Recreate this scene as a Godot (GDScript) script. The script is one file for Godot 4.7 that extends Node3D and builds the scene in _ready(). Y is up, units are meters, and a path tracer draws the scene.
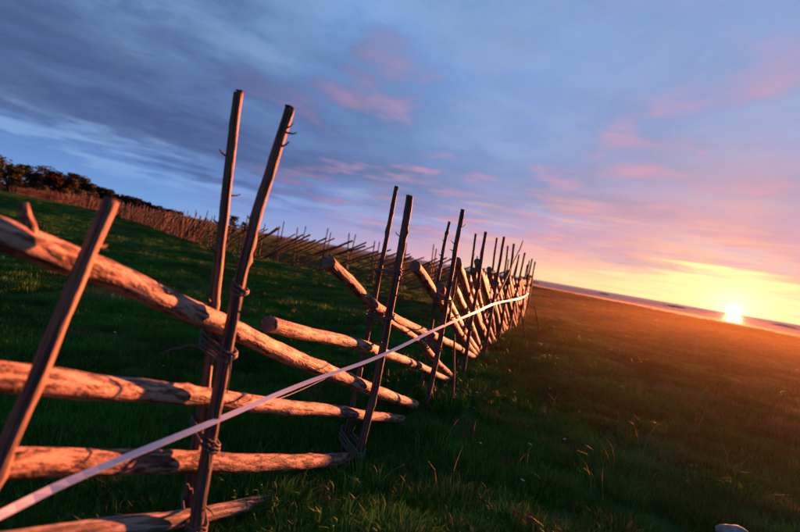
extends Node3D
# Roundpole fence on a coastal meadow at sunset. y up, metres, camera looks along -z; "d" below is depth (-z).

const SUN_AZ := 33.9          # degrees to the right of straight ahead
const SUN_EL := 0.48
const SEA_LEVEL := -1.2

var noise_ground := FastNoiseLite.new()
var noise_fine := FastNoiseLite.new()
var noise_log := FastNoiseLite.new()
var rng := RandomNumberGenerator.new()
var mats := {}
var counts := {}

# plan of the near fence: (x, depth)
var near_plan := [Vector2(-1.33, -0.25), Vector2(-1.06, 0.5), Vector2(-0.775, 1.28), Vector2(-0.546, 1.9), Vector2(-0.04, 3.2), Vector2(0.485, 4.5), Vector2(0.92, 5.9), Vector2(1.45, 7.5), Vector2(2.0, 9.3), Vector2(2.64, 11.1), Vector2(3.35, 13.2), Vector2(4.25, 16.2)]
var back_plan := [Vector2(4.25, 16.2), Vector2(1.1, 17.6), Vector2(-1.0, 19.0), Vector2(-4.5, 20.7), Vector2(-9.8, 24.7), Vector2(-18.5, 38.0), Vector2(-43.0, 66.0), Vector2(-138.0, 170.0)]


func _ready() -> void:
	rng.seed = 20
	var t0 := Time.get_ticks_msec()
	setup_camera()
	setup_light()
	noise_ground.seed = 3; noise_ground.frequency = 0.11; noise_ground.fractal_octaves = 3
	noise_fine.seed = 8; noise_fine.frequency = 0.9; noise_fine.fractal_octaves = 3
	noise_log.seed = 5; noise_log.frequency = 1.0; noise_log.fractal_octaves = 3
	print("sky ", Time.get_ticks_msec() - t0)
	make_materials()
	print("materials ", Time.get_ticks_msec() - t0)
	build_terrain()
	build_sea()
	build_near_fence()
	build_back_fence()
	build_tape()
	print("fences ", Time.get_ticks_msec() - t0)
	build_trees()
	build_grass()
	build_small_things()
	build_added_haze()
	print("done ", Time.get_ticks_msec() - t0)


# ------------------------------------------------------------------ camera, sky, sun
func setup_camera() -> void:
	var c := Camera3D.new()
	c.name = "camera"
	c.position = Vector3(0, 1.2, 0)
	c.basis = Basis(Vector3.RIGHT, deg_to_rad(-1.077)) * Basis(Vector3.BACK, deg_to_rad(9.75))
	var a := CameraAttributesPhysical.new()
	a.frustum_focal_length = 22.5
	a.exposure_aperture = 1.8
	a.frustum_focus_distance = 3.4
	a.frustum_near = 0.05
	a.frustum_far = 8000.0
	c.attributes = a
	c.near = 0.05
	c.far = 8000.0
	add_child(c)
	c.fov = 56.03
	c.current = true


func setup_light() -> void:
	var env := Environment.new()
	env.background_mode = Environment.BG_SKY
	var sky := Sky.new()
	var pm := PanoramaSkyMaterial.new()
	pm.panorama = ImageTexture.create_from_image(sky_image(4096, 2048))
	sky.sky_material = pm
	env.sky = sky
	env.background_energy_multiplier = 0.125
	env.tonemap_mode = Environment.TONE_MAPPER_LINEAR
	env.tonemap_exposure = 8.0
	env.sdfgi_enabled = true
	env.ssao_enabled = true
	env.ssil_enabled = true
	env.volumetric_fog_enabled = true
	env.volumetric_fog_density = 0.0
	var we := WorldEnvironment.new()
	we.environment = env
	add_child(we)
	var sun := DirectionalLight3D.new()
	sun.name = "sun"
	sun.light_energy = 1.5
	sun.light_color = Color(1.0, 0.54, 0.34)
	sun.light_angular_distance = 0.8
	sun.shadow_enabled = true
	sun.rotation_degrees = Vector3(-SUN_EL, -SUN_AZ - 0.1 + 180.0, 0)
	add_child(sun)


func lin(r: float, g: float, b: float) -> Vector3:
	var c := Color(r / 255.0, g / 255.0, b / 255.0).srgb_to_linear()
	return Vector3(c.r, c.g, c.b)


func sky_image(w: int, h: int) -> Image:
	# air colours by angle from the sun along the horizon (columns) and height above it (rows), read off the photograph
	var ds := [0.0, 9.0, 20.0, 32.0, 45.0, 60.0, 76.0, 120.0, 180.0]
	var es := [0.0, 1.5, 3.0, 5.0, 8.0, 12.0, 18.0, 26.0, 45.0, 90.0]
	var table := [
		[[255, 232, 165], [255, 242, 190], [255, 214, 160], [252, 190, 160], [238, 176, 178], [196, 170, 200], [150, 163, 212], [138, 164, 220], [105, 128, 185], [85, 108, 165]],
		[[255, 225, 160], [255, 214, 162], [255, 198, 165], [245, 182, 175], [215, 168, 190], [170, 164, 206], [140, 160, 214], [134, 164, 222], [105, 128, 185], [85, 108, 165]],
		[[255, 205, 165], [255, 200, 170], [245, 182, 180], [205, 165, 195], [158, 160, 206], [136, 156, 212], [128, 158, 217], [128, 162, 222], [104, 128, 185], [85, 108, 165]],
		[[225, 178, 195], [205, 168, 198], [175, 160, 202], [150, 152, 202], [128, 148, 205], [120, 150, 210], [120, 154, 216], [122, 160, 221], [102, 128, 185], [85, 108, 165]],
		[[165, 172, 216], [150, 164, 214], [135, 154, 210], [118, 142, 202], [106, 133, 192], [104, 134, 196], [112, 147, 208], [118, 156, 217], [98, 126, 184], [85, 108, 165]],
		[[125, 165, 222], [118, 160, 218], [112, 152, 214], [105, 142, 204], [94, 120, 178], [92, 119, 177], [100, 130, 188], [108, 142, 200], [95, 124, 180], [85, 108, 165]],
		[[118, 158, 218], [112, 153, 213], [108, 148, 208], [100, 138, 197], [90, 115, 168], [90, 118, 170], [96, 126, 178], [104, 138, 192], [92, 120, 175], [85, 108, 165]],
		[[110, 148, 204], [105, 143, 199], [100, 138, 194], [94, 130, 185], [86, 112, 163], [86, 114, 165], [92, 120, 172], [98, 130, 182], [90, 118, 170], [85, 108, 165]],
		[[104, 140, 194], [100, 135, 189], [95, 130, 184], [90, 124, 176], [84, 108, 158], [84, 110, 160], [88, 116, 166], [94, 124, 175], [88, 115, 167], [85, 108, 165]]]
	for col in table:
		for k in col.size():
			if k >= 4: col[k][2] -= 8
			col[k] = lin(col[k][0], col[k][1], col[k][2])
	var n1 := FastNoiseLite.new(); n1.seed = 11; n1.frequency = 0.30; n1.fractal_octaves = 5; n1.domain_warp_enabled = true; n1.domain_warp_amplitude = 1.2; n1.domain_warp_frequency = 0.35
	var n2 := FastNoiseLite.new(); n2.seed = 27; n2.frequency = 0.75; n2.fractal_octaves = 5; n2.domain_warp_enabled = true; n2.domain_warp_amplitude = 0.5; n2.domain_warp_frequency = 0.8
	var n3 := FastNoiseLite.new(); n3.seed = 41; n3.frequency = 1.5; n3.fractal_octaves = 5; n3.fractal_gain = 0.55
	var dark_far := lin(70, 88, 136)
	var dark_sun := lin(136, 142, 184)
	var pale_far := lin(146, 180, 228)
	var pale_sun := lin(176, 190, 228)
	var pink := lin(232, 158, 168)
	var peach := lin(255, 190, 160)
	var mauve := lin(190, 160, 200)
	var below := Vector3(0.13, 0.12, 0.17)
	var data := PackedFloat32Array()
	data.resize(w * h * 3)
	var sa := deg_to_rad(SUN_AZ)
	var sun_dir := Vector3(sin(sa) * cos(deg_to_rad(0.24)), sin(deg_to_rad(0.24)), -cos(sa) * cos(deg_to_rad(0.24)))
	var sx := sin(deg_to_rad(14.0)); var cz := cos(deg_to_rad(14.0))
	for j in h:
		var el := 90.0 - 180.0 * (j + 0.5) / h
		if el < -0.6:
			for i in w:
				var o := (j * w + i) * 3
				data[o] = below.x; data[o + 1] = below.y; data[o + 2] = below.z
			continue
		el = maxf(el, 0.0)
		var ei := 0
		while ei < es.size() - 2 and el > es[ei + 1]: ei += 1
		var ef: float = smoothstep(0.0, 1.0, (el - es[ei]) / (es[ei + 1] - es[ei])) * 0.5 + 0.5 * (el - es[ei]) / (es[ei + 1] - es[ei])
		var row: Array[Vector3] = []
		for col in table: row.append((col[ei] as Vector3).lerp(col[ei + 1], ef))
		var er := deg_to_rad(el)
		var ce := cos(er); var se := sin(er)
		var reach := ce / (se + 0.045)
		var hop := 1 if el < 32.0 else 4
		for i in range(0, w, hop):
			var az := 360.0 * (i + 0.5 * hop) / w
			var dd := absf(fposmod(az - SUN_AZ + 180.0, 360.0) - 180.0)
			var di := 0
			while di < 7 and dd > ds[di + 1]: di += 1
			var df: float = (dd - ds[di]) / (ds[di + 1] - ds[di])
			var c: Vector3 = row[di].lerp(row[di + 1], df)
			var ar := deg_to_rad(az)
			var x := sin(ar); var z := cos(ar)
			var px := x * reach; var pz := z * reach
			var along := px * sx + pz * cz
			var across := px * cz - pz * sx
			var near_sun := clampf(1.0 - dd / 70.0, 0.0, 1.0)
			var a := n1.get_noise_2d(along * 0.8 + 3.0, across * 1.0)
			var b := n2.get_noise_2d(along * 0.85 - 7.0, across * 1.0)
			var f := n3.get_noise_2d(along * 0.95, across * 1.0)
			# a strip of clear air under the cloud deck on the side away from the sun
			var deck := smoothstep(1.5, 5.0, el - 2.4 * clampf((dd - 50.0) / 20.0, 0.0, 1.0) + a * 2.5 + f * 1.2)
			var body := 0.75 * a + 0.6 * b + 0.62 * f
			var cover := smoothstep(-0.25, 0.40, body) * deck
			var gaps := smoothstep(0.05, 0.55, -a - 0.4 * b - 0.35 * f) * smoothstep(1.0, 5.0, el)
			c = c.lerp(dark_far.lerp(dark_sun, smoothstep(0.25, 0.85, near_sun)), cover * lerpf(0.70, 0.30, smoothstep(0.05, 0.8, near_sun)))
			c = c.lerp(pale_far.lerp(pale_sun, near_sun), gaps * lerpf(0.55, 0.4, near_sun))
			c *= 1.0 + lerpf(0.30, 0.14, near_sun) * f * deck
			# patches lit pink from below, towards the sun
			var pk := smoothstep(0.0, 0.6, b * 0.8 + 0.5 * f) * smoothstep(60.0, 30.0, dd) * (1.0 - smoothstep(14.0, 32.0, el)) * smoothstep(0.8, 4.0, el)
			c = c.lerp(pink, pk * 0.5)
			var low_streak := n2.get_noise_2d(az * 0.10 + 40.0, el * 1.15)
			var fine_streak := n3.get_noise_2d(az * 0.06, el * 1.3 + 9.0)
			c = c.lerp(peach, smoothstep(0.0, 0.5, low_streak + 0.4 * fine_streak) * smoothstep(48.0, 14.0, dd) * smoothstep(11.0, 5.0, el) * smoothstep(1.0, 3.0, el) * 0.55)
			c = c.lerp(mauve, smoothstep(0.05, 0.5, -low_streak + 0.3 * fine_streak) * smoothstep(50.0, 16.0, dd) * smoothstep(13.0, 6.0, el) * smoothstep(2.0, 4.5, el) * 0.35)
			# the bright break in the cloud along the horizon around the sun
			var top := 0.8 + 3.0 * exp(-pow(dd / 14.0, 2.0)) + 1.5 * low_streak + 0.5 * fine_streak
			var br := smoothstep(top + 0.45, top - 0.5, el) * exp(-pow(dd / 15.0, 2.0))
			c = c.lerp(Vector3(1.5, 0.98, 0.42), br * clampf(0.72 + 0.9 * fine_streak, 0.0, 1.0))
			var g := rad_to_deg(acos(clampf(x * ce * sun_dir.x + se * sun_dir.y - z * ce * sun_dir.z, -1.0, 1.0)))
			c += Vector3(1.0, 0.68, 0.30) * (1.9 * exp(-g / 1.35)) + Vector3(1.0, 0.40, 0.16) * (0.22 * exp(-g / 9.0))
			c += Vector3(14, 11, 6) * exp(-pow(g / 0.34, 2.0))
			for q in hop:
				var o := (j * w + i + q) * 3
				data[o] = c.x; data[o + 1] = c.y; data[o + 2] = c.z
	return Image.create_from_data(w, h, false, Image.FORMAT_RGBF, data.to_byte_array())


# ------------------------------------------------------------------ helpers
func numbered(called: String, key := "") -> String:
	var k := key + "/" + called
	var n: int = counts.get(k, 0)
	counts[k] = n + 1
	return called if n == 0 else "%s_%03d" % [called, n]


func nth(k: int) -> String:
	return ["first", "second", "third", "fourth", "fifth", "sixth", "seventh", "eighth", "ninth", "tenth"][k]


func tag(o: Node, label: String, category: String, group := "") -> void:
	o.set_meta("label", label)
	o.set_meta("category", category)
	if group: o.set_meta("group", group)


func base(called: String, at: Vector3) -> Node3D:
	var o := Node3D.new()
	o.name = numbered(called)
	o.position = at
	add_child(o)
	return o


func part(called: String, mesh: Mesh, parent: Node, m: Material = null) -> MeshInstance3D:
	var o := MeshInstance3D.new()
	o.name = numbered(called, str(parent.get_instance_id()))
	o.mesh = mesh
	if m: o.material_override = m
	parent.add_child(o)
	return o


func plan_at(plan: Array, depth: float) -> float:
	for i in plan.size() - 1:
		if depth <= plan[i + 1].y or i == plan.size() - 2:
			return plan[i].x + (plan[i + 1].x - plan[i].x) * (depth - plan[i].y) / (plan[i + 1].y - plan[i].y)
	return 0.0


func inland(x: float, d: float) -> float:
	return -((x - 31.0) * 0.9375 + (d - 116.0) * 0.347) + 6.0 * noise_ground.get_noise_2d(x * 0.18, d * 0.18)


func ground(x: float, z: float) -> float:
	var d := -z
	var r := sqrt(x * x + d * d)
	var az := rad_to_deg(atan2(x, d))
	var h := 0.07 * noise_ground.get_noise_2d(x * 1.2, d * 1.2) * smoothstep(1.0, 5.0, r) + 0.028 * noise_fine.get_noise_2d(x, d)
	h += 0.12 * noise_ground.get_noise_2d(x * 0.35 + 50.0, d * 0.35) * smoothstep(8.0, 25.0, r)
	var left := smoothstep(-4.0, -24.0, az)
	h += 0.42 * smoothstep(38.0, 66.0, r) * left + 3.6 * smoothstep(150.0, 420.0, r) * smoothstep(-12.0, -26.0, az)
	# hummocks on the grazed seaward side
	h += 0.055 * noise_ground.get_noise_2d(x * 5.5 + 11.0, d * 5.5) * smoothstep(0.8, 3.0, x - plan_at(near_plan, clampf(d, 0.0, 16.2))) * smoothstep(110.0, 40.0, r)
	# the foot of the fence: a little hollow at the second pair of stakes
	if d > -1.0 and d < 16.5:
		var out := x - plan_at(near_plan, d)
		var prof := 0.055 * exp(-pow((d - 1.7) / 0.75, 2.0)) - 0.085 * exp(-pow((d - 3.1) / 0.7, 2.0)) + 0.04 * exp(-pow((d - 4.5) / 0.7, 2.0))
		h += prof * exp(-pow(out / 1.3, 2.0))
	var s := inland(x, d)
	h -= 0.22 * smoothstep(75.0, 20.0, s)
	h = lerpf(h, -1.05, smoothstep(12.0, -22.0, s))
	if s < -22.0: h -= 0.003 * (-22.0 - s)
	return maxf(h, -6.0)


func ortho(dir: Vector3) -> Basis:
	var y := dir.normalized()
	var x := y.cross(Vector3.UP if absf(y.y) < 0.95 else Vector3.RIGHT).normalized()
	return Basis(x, y, x.cross(y))


# A log: a tapering, slightly crooked tube. pts run along its middle; uv.x goes round, uv.y along in metres / 2.
func log_mesh(pts: Array, r0: float, r1: float, sides: int, step: float, sd: float, rough: float, tilt0 := 0.0, tilt1 := 0.0, knots: Array = []) -> ArrayMesh:
	var curve := Curve3D.new()
	curve.bake_interval = step * 0.5
	for i in pts.size():
		var tan_ := Vector3.ZERO
		if pts.size() > 2:
			var a: Vector3 = pts[maxi(i - 1, 0)]
			var b: Vector3 = pts[mini(i + 1, pts.size() - 1)]
			tan_ = (b - a) / 6.0
		curve.add_point(pts[i], -tan_, tan_)
	var total := curve.get_baked_length()
	var rings := maxi(2, int(ceil(total / step)) + 1)
	var st := SurfaceTool.new()
	st.begin(Mesh.PRIMITIVE_TRIANGLES)
	st.set_smooth_group(0)
	var fr := ortho(pts[pts.size() - 1] - pts[0])
	for k in rings:
		var t := float(k) / (rings - 1)
		var c := curve.sample_baked(t * total, true)
		var rad := lerpf(r0, r1, t) * (0.80 if r0 < 0.0325 else 0.88) * (1.0 + 0.10 * rough * noise_log.get_noise_2d(t * total * 2.2 + sd * 7.0, sd))
		var sway := fr.x * noise_log.get_noise_2d(t * total * 0.9, sd * 3.1) + fr.z * noise_log.get_noise_2d(t * total * 0.9, sd * 5.7 + 40.0)
		c += sway * rough * 0.018
		var cut := 0.0
		if k == 0: cut = tilt0
		if k == rings - 1: cut = tilt1
		for i in sides + 1:
			var a := TAU * i / sides
			var dir := fr.x * cos(a) + fr.z * sin(a)
			var rr := rad * (1.0 + 0.07 * rough * noise_log.get_noise_3d(cos(a) * 1.3 + sd * 9.0, sin(a) * 1.3, t * total * 7.0))
			if step < 0.05: rr += 0.0014 * smoothstep(0.02, 0.10, noise_log.get_noise_3d(cos(a) * 2.6 + sd * 3.0, sin(a) * 2.6, t * total * 4.5 + sd)) - 0.001
			for kn in knots:
				var dt: float = (t * total - kn[0]) / kn[2]
				var da: float = angle_difference(a, kn[1]) * rad / kn[2]
				rr += kn[3] * exp(-dt * dt - da * da)
			st.set_uv(Vector2(float(i) / sides, t * total / 2.0 + sd * 0.37))
			st.add_vertex(c + dir * rr + fr.y * cut * cos(a + sd))
	for k in rings - 1:
		for i in sides:
			var p := k * (sides + 1) + i
			var q := p + sides + 1
			st.add_index(p); st.add_index(p + 1); st.add_index(q)
			st.add_index(p + 1); st.add_index(q + 1); st.add_index(q)
	# closed ends
	for e in 2:
		var k := 0 if e == 0 else rings - 1
		var c := curve.sample_baked(float(k) / (rings - 1) * total, true)
		var centre := rings * (sides + 1) + e
		st.set_uv(Vector2(0.5, sd * 0.37))
		st.add_vertex(c)
		for i in sides:
			var p := k * (sides + 1) + i
			if e == 0:
				st.add_index(centre); st.add_index(p + 1); st.add_index(p)
			else:
				st.add_index(centre); st.add_index(p); st.add_index(p + 1)
	st.generate_normals()
	return st.commit()


# Sawn end of a log: a slightly domed disc with a rim, its middle at `at`, facing `out`.
func cut_end_mesh(at: Vector3, out: Vector3, r: float, sd: float) -> ArrayMesh:
	var st := SurfaceTool.new()
	st.begin(Mesh.PRIMITIVE_TRIANGLES)
	var fr := ortho(out)
	var n := 18
	for ring in 3:
		for i in n + 1:
			var a := TAU * i / n
			var rr: float = r * (0.80 if r < 0.0325 else 0.88) * [0.0, 0.6, 0.985][ring] * (1.0 + 0.05 * noise_log.get_noise_2d(cos(a) + sd, sin(a)))
			st.set_uv(Vector2(0.5, 0.5) + Vector2(cos(a), sin(a)) * [0.0, 0.3, 0.48][ring])
			st.add_vertex(at + (fr.x * cos(a) + fr.z * sin(a)) * rr + fr.y * ([0.0035, 0.003, 0.0015][ring] + 0.0015 * noise_log.get_noise_2d(i * 1.7, sd)))
	for ring in 2:
		for i in n:
			var p := ring * (n + 1) + i
			var q := p + n + 1
			st.add_index(p); st.add_index(q + 1); st.add_index(q)
			st.add_index(p); st.add_index(p + 1); st.add_index(q + 1)
	st.generate_normals()
	return st.commit()


func tube(st: SurfaceTool, pts: Array, r0: float, r1: float, sides := 5) -> void:
	var start: int = st.get_meta("n", 0)
	for k in pts.size():
		var dir: Vector3 = pts[mini(k + 1, pts.size() - 1)] - pts[maxi(k - 1, 0)]
		var fr := ortho(dir)
		var rr := lerpf(r0, r1, float(k) / (pts.size() - 1))
		for i in sides + 1:
			var a := TAU * i / sides
			st.set_uv(Vector2(float(i) / sides, k * 0.05))
			st.add_vertex(pts[k] + (fr.x * cos(a) + fr.z * sin(a)) * rr)
	for k in pts.size() - 1:
		for i in sides:
			var p := start + k * (sides + 1) + i
			var q := p + sides + 1
			st.add_index(p); st.add_index(p + 1); st.add_index(q)
			st.add_index(p + 1); st.add_index(q + 1); st.add_index(q)
	st.set_meta("n", start + pts.size() * (sides + 1))


# Twisted branch tied round two stakes: loops round points a and b, with loose ends.
func binding_mesh(a: Vector3, b: Vector3, r: float, loops: int, thick: float, sd: int, tails: Array = []) -> ArrayMesh:
	var g := RandomNumberGenerator.new()
	g.seed = sd
	var st := SurfaceTool.new()
	st.begin(Mesh.PRIMITIVE_TRIANGLES)
	var along := b - a; along.y = 0.0
	var gap := along.length()
	var e := along.normalized()
	var nrm := Vector3(-e.z, 0, e.x)
	var mid := (a + b) * 0.5
	var pts := []
	var steps := 22
	for k in loops * steps + 1:
		var t := TAU * k / steps
		var lift := (float(k) / steps - loops * 0.5) * thick * 2.0 + 0.016 * sin(t + g.seed + 0.6 * float(k) / steps) + g.randf_range(-0.003, 0.003)
		var s := cos(t)
		var half := gap * 0.5
		var p := mid + e * (signf(s) * half * minf(1.0, absf(s) * 2.2) + s * r) + nrm * (sin(t) * r) + Vector3.UP * (lift + (b.y - a.y) * 0.5 * s)
		pts.append(p * 1.0)
	tube(st, pts, thick * 0.95, thick * 0.75)
	for tl in tails:
		var q := []
		for k in 7:
			var f := k / 6.0
			var p: Vector3 = (tl[0] as Vector3).lerp(tl[1], f)
			p.y += 0.03 * sin(f * PI) * g.randf_range(0.3, 1.0)
			q.append(p)
		tube(st, q, thick * 0.95, thick * 0.35)
	st.generate_normals()
	return st.commit()


# ------------------------------------------------------------------ materials
func mat(key: String, rough := 0.85) -> StandardMaterial3D:
	var m := StandardMaterial3D.new()
	m.resource_name = key
	m.roughness = rough
	m.metallic_specular = 0.35
	mats[key] = m
	return m


func srgb(v: Vector3) -> Color:
	return Color(v.x, v.y, v.z).linear_to_srgb()


# Bark wrapped round a log: u runs round (seamless), v along (2 m, its ends blended).
func bark(key: String, sd: int, pale: Vector3, mid: Vector3, dark: Vector3, mid_at: float, dark_at: float, streak: float, rough: float) -> void:
	var w := 256; var h := 768
	var n := FastNoiseLite.new(); n.seed = sd; n.frequency = 1.0; n.fractal_octaves = 5
	var n2 := FastNoiseLite.new(); n2.seed = sd + 9; n2.frequency = 1.0; n2.fractal_octaves = 3
	var im := Image.create(w, h, false, Image.FORMAT_RGB8)
	var hm := Image.create(w, h, false, Image.FORMAT_RGB8)
	for j in h:
		var v := float(j) / h
		var bl := smoothstep(0.86, 1.0, v)
		for i in w:
			var a := TAU * i / w
			var cx := cos(a); var cy := sin(a)
			var q := 0.0; var s := 0.0
			for side in (2 if bl > 0.0 else 1):
				var vv := (v - side) * 40.0 / streak
				var wgt := bl if side == 1 else 1.0 - bl
				q += wgt * n.get_noise_3d(cx * 1.7, cy * 1.7, vv * 0.8)
				s += wgt * n2.get_noise_3d(cx * 6.5, cy * 6.5, vv * 4.2)
			var m_ := smoothstep(mid_at - 0.05, mid_at + 0.05, q + 0.22 * s)
			var d_ := smoothstep(dark_at - 0.04, dark_at + 0.04, q + 0.42 * s)
			var fleck := smoothstep(0.25, 0.31, s + 0.35 * q)
			var c := pale.lerp(mid, m_).lerp(dark, maxf(d_, fleck * 0.9))
			c *= 1.0 + 0.5 * s
			im.set_pixel(i, j, srgb(c))
			var hh := clampf(0.35 + 0.14 * m_ + 0.30 * d_ + 0.12 * s - 0.12 * fleck, 0.0, 1.0)
			hm.set_pixel(i, j, Color(hh, hh, hh))
	var m := mat(key, rough)
	m.albedo_texture = ImageTexture.create_from_image(im)
	m.heightmap_enabled = true
	m.heightmap_texture = ImageTexture.create_from_image(hm)
	m.heightmap_scale = 0.65
	im.generate_mipmaps()


func make_materials() -> void:
	bark("rail_bark_pale", 101, Vector3(0.40, 0.255, 0.175), Vector3(0.20, 0.098, 0.060), Vector3(0.05, 0.034, 0.028), 0.0, 0.27, 2.2, 0.72)
	bark("rail_bark_worn", 202, Vector3(0.35, 0.215, 0.14), Vector3(0.16, 0.08, 0.048), Vector3(0.045, 0.032, 0.027), -0.08, 0.20, 1.9, 0.76)
	bark("rail_bark_grey", 303, Vector3(0.33, 0.25, 0.20), Vector3(0.18, 0.12, 0.09), Vector3(0.07, 0.055, 0.045), -0.04, 0.30, 4.5, 0.8)
	bark("stake_bark", 404, Vector3(0.155, 0.095, 0.068), Vector3(0.085, 0.052, 0.038), Vector3(0.045, 0.032, 0.027), -0.05, 0.22, 6.0, 0.78)
	bark("stake_wood", 505, Vector3(0.19, 0.112, 0.075), Vector3(0.11, 0.063, 0.043), Vector3(0.06, 0.04, 0.03), 0.05, 0.30, 7.0, 0.72)
	bark("backlit_dark_rail", 606, Vector3(0.17, 0.10, 0.07), Vector3(0.10, 0.06, 0.043), Vector3(0.05, 0.033, 0.026), 0.0, 0.3, 5.0, 0.8)  # bark darkened for the far rails: backlit silhouette put into the colour
	# sawn wood with rings
	var im := Image.create(128, 128, false, Image.FORMAT_RGB8)
	for j in 128:
		for i in 128:
			var p := Vector2(i - 62, j - 66)
			var r := p.length() + 4.0 * noise_fine.get_noise_2d(i * 0.03, j * 0.03)
			var ring := 0.5 + 0.5 * sin(r * 0.9)
			var c := Vector3(0.14, 0.11, 0.088).lerp(Vector3(0.085, 0.065, 0.05), ring * 0.7)
			c *= 1.0 + 0.35 * noise_fine.get_noise_2d(i * 0.2, j * 0.2)
			if absf(angle_difference(p.angle(), 0.7)) < 0.05 or absf(angle_difference(p.angle(), 2.9)) < 0.04: c *= 0.35
			im.set_pixel(i, j, srgb(c))
	mat("sawn_end", 0.85).albedo_texture = ImageTexture.create_from_image(im)
	mat("withe", 0.7).albedo_color = srgb(Vector3(0.105, 0.082, 0.068))
	var tp := mat("tape", 0.45)
	var ti := Image.create(64, 64, false, Image.FORMAT_RGB8)
	for j in 64:
		for i in 64:
			var k := 0.72 - 0.12 * float(i % 9 == 4) - 0.05 * float(j % 5 == 0) + 0.04 * noise_fine.get_noise_2d(i * 0.4, j * 0.4)
			ti.set_pixel(i, j, srgb(Vector3(k * 0.98, k, k * 1.03)))
	tp.albedo_texture = ImageTexture.create_from_image(ti)
	tp.backlight_enabled = true
	tp.backlight = Color(0.06, 0.06, 0.06)
	# turf
	var nt := FastNoiseLite.new(); nt.seed = 61; nt.frequency = 0.012; nt.fractal_octaves = 5
	var g := NoiseTexture2D.new()
	g.width = 1024; g.height = 1024; g.seamless = true; g.noise = nt
	var rmp := Gradient.new()
	rmp.set_color(0, srgb(Vector3(0.014, 0.045, 0.009))); rmp.set_color(1, srgb(Vector3(0.036, 0.085, 0.016)))
	rmp.add_point(0.5, srgb(Vector3(0.021, 0.066, 0.012)))
	g.color_ramp = rmp
	var gm := mat("turf", 0.95)
	gm.albedo_texture = g
	gm.vertex_color_use_as_albedo = true
	gm.uv1_triplanar = true; gm.uv1_world_triplanar = true
	gm.uv1_scale = Vector3(0.14, 0.14, 0.14)
	gm.metallic_specular = 0.15
	for k in ["grass_blade", "dry_blade", "leaf", "flower"]:
		var m := mat(k, 0.6 if k == "grass_blade" else 0.8)
		m.vertex_color_use_as_albedo = true
		m.cull_mode = BaseMaterial3D.CULL_DISABLED
		m.backlight_enabled = true
		m.backlight = Color(0.5, 0.5, 0.5)
		m.metallic_specular = 0.25
	var sea := mat("sea_water", 0.5)
	sea.albedo_color = srgb(Vector3(0.06, 0.065, 0.085))
	sea.metallic_specular = 0.5
	var nn := NoiseTexture2D.new(); nn.width = 512; nn.height = 512; nn.seamless = true; nn.as_normal_map = true; nn.bump_strength = 14.0
	var sn := FastNoiseLite.new(); sn.seed = 77; sn.frequency = 0.03; sn.fractal_octaves = 4
	nn.noise = sn
	sea.normal_enabled = true; sea.normal_texture = nn
	sea.uv1_triplanar = true; sea.uv1_world_triplanar = true
	sea.uv1_scale = Vector3(0.06, 0.06, 0.03)
	var st := mat("stone", 0.9)
	var sg := NoiseTexture2D.new(); sg.width = 256; sg.height = 256; sg.seamless = true
	var s2 := FastNoiseLite.new(); s2.seed = 5; s2.frequency = 0.03; s2.fractal_octaves = 5; sg.noise = s2
	var r2 := Gradient.new(); r2.set_color(0, srgb(Vector3(0.13, 0.125, 0.12))); r2.set_color(1, srgb(Vector3(0.36, 0.35, 0.33))); sg.color_ramp = r2
	st.albedo_texture = sg; st.uv1_triplanar = true; st.uv1_scale = Vector3(2, 2, 2)
	mat("sand", 0.95).albedo_color = srgb(Vector3(0.36, 0.31, 0.25))
	var tb := mat("trunk", 0.9); tb.albedo_color = srgb(Vector3(0.085, 0.06, 0.045))


# ------------------------------------------------------------------ ground and sea
func build_terrain() -> void:
	var st := SurfaceTool.new()
	st.begin(Mesh.PRIMITIVE_TRIANGLES)
	var segs := 300
	var radii := []
	var r := 0.25
	while r < 950.0:
		radii.append(r)
		r += maxf(0.10, r * 0.035)
	st.set_color(Color.WHITE); st.add_vertex(Vector3(0, ground(0, 0), 0))
	for k in radii.size():
		for i in segs:
			var a := TAU * i / segs
			var x: float = radii[k] * sin(a); var z: float = -radii[k] * cos(a)
			st.set_color(turf_tint(x, -z))
			st.add_vertex(Vector3(x, ground(x, z), z))
	for i in segs:
		st.add_index(0); st.add_index(1 + i); st.add_index(1 + (i + 1) % segs)
	for k in radii.size() - 1:
		for i in segs:
			var p := 1 + k * segs + i
			var p2 := 1 + k * segs + (i + 1) % segs
			st.add_index(p); st.add_index(p + segs); st.add_index(p2)
			st.add_index(p2); st.add_index(p + segs); st.add_index(p2 + segs)
	st.generate_normals()
	var o := part("ground", st.commit(), self, mats.turf)
	o.set_meta("kind", "structure")


# how dry the grass is at a place, 0 lush to 1 straw: lush by the fence and behind it, drier out on the seaward meadow
func dryness(x: float, d: float) -> float:
	var out := x - plan_at(near_plan, clampf(d, 0.0, 16.0)) - maxf(0.0, d - 16.0) * 0.1
	var k := smoothstep(0.6, 4.5, out + 2.2 * noise_ground.get_noise_2d(x * 3.0, d * 3.0)) * 0.62
	var s := inland(x, d)
	k = maxf(k, smoothstep(70.0, 35.0, s + 14.0 * noise_ground.get_noise_2d(x, d)))
	return clampf(k, 0.0, 1.0)


func turf_tint(x: float, d: float) -> Color:
	var k := dryness(x, d)
	var c := Vector3(0.85, 1.0, 0.85).lerp(Vector3(2.6, 1.25, 1.0), k)
	if inland(x, d) < -6.0: c = Vector3(9, 5, 14)
	c *= 1.0 + 0.35 * noise_ground.get_noise_2d(x * 5.0 + 9.0, d * 5.0)
	return Color(c.x, c.y, c.z)


func build_sea() -> void:
	var pm := PlaneMesh.new()
	pm.size = Vector2(5000, 5000)
	pm.subdivide_width = 4; pm.subdivide_depth = 4
	var o := part("sea", pm, self, mats.sea_water)
	o.position = Vector3(900, SEA_LEVEL, -1100)
	o.set_meta("kind", "structure")


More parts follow.
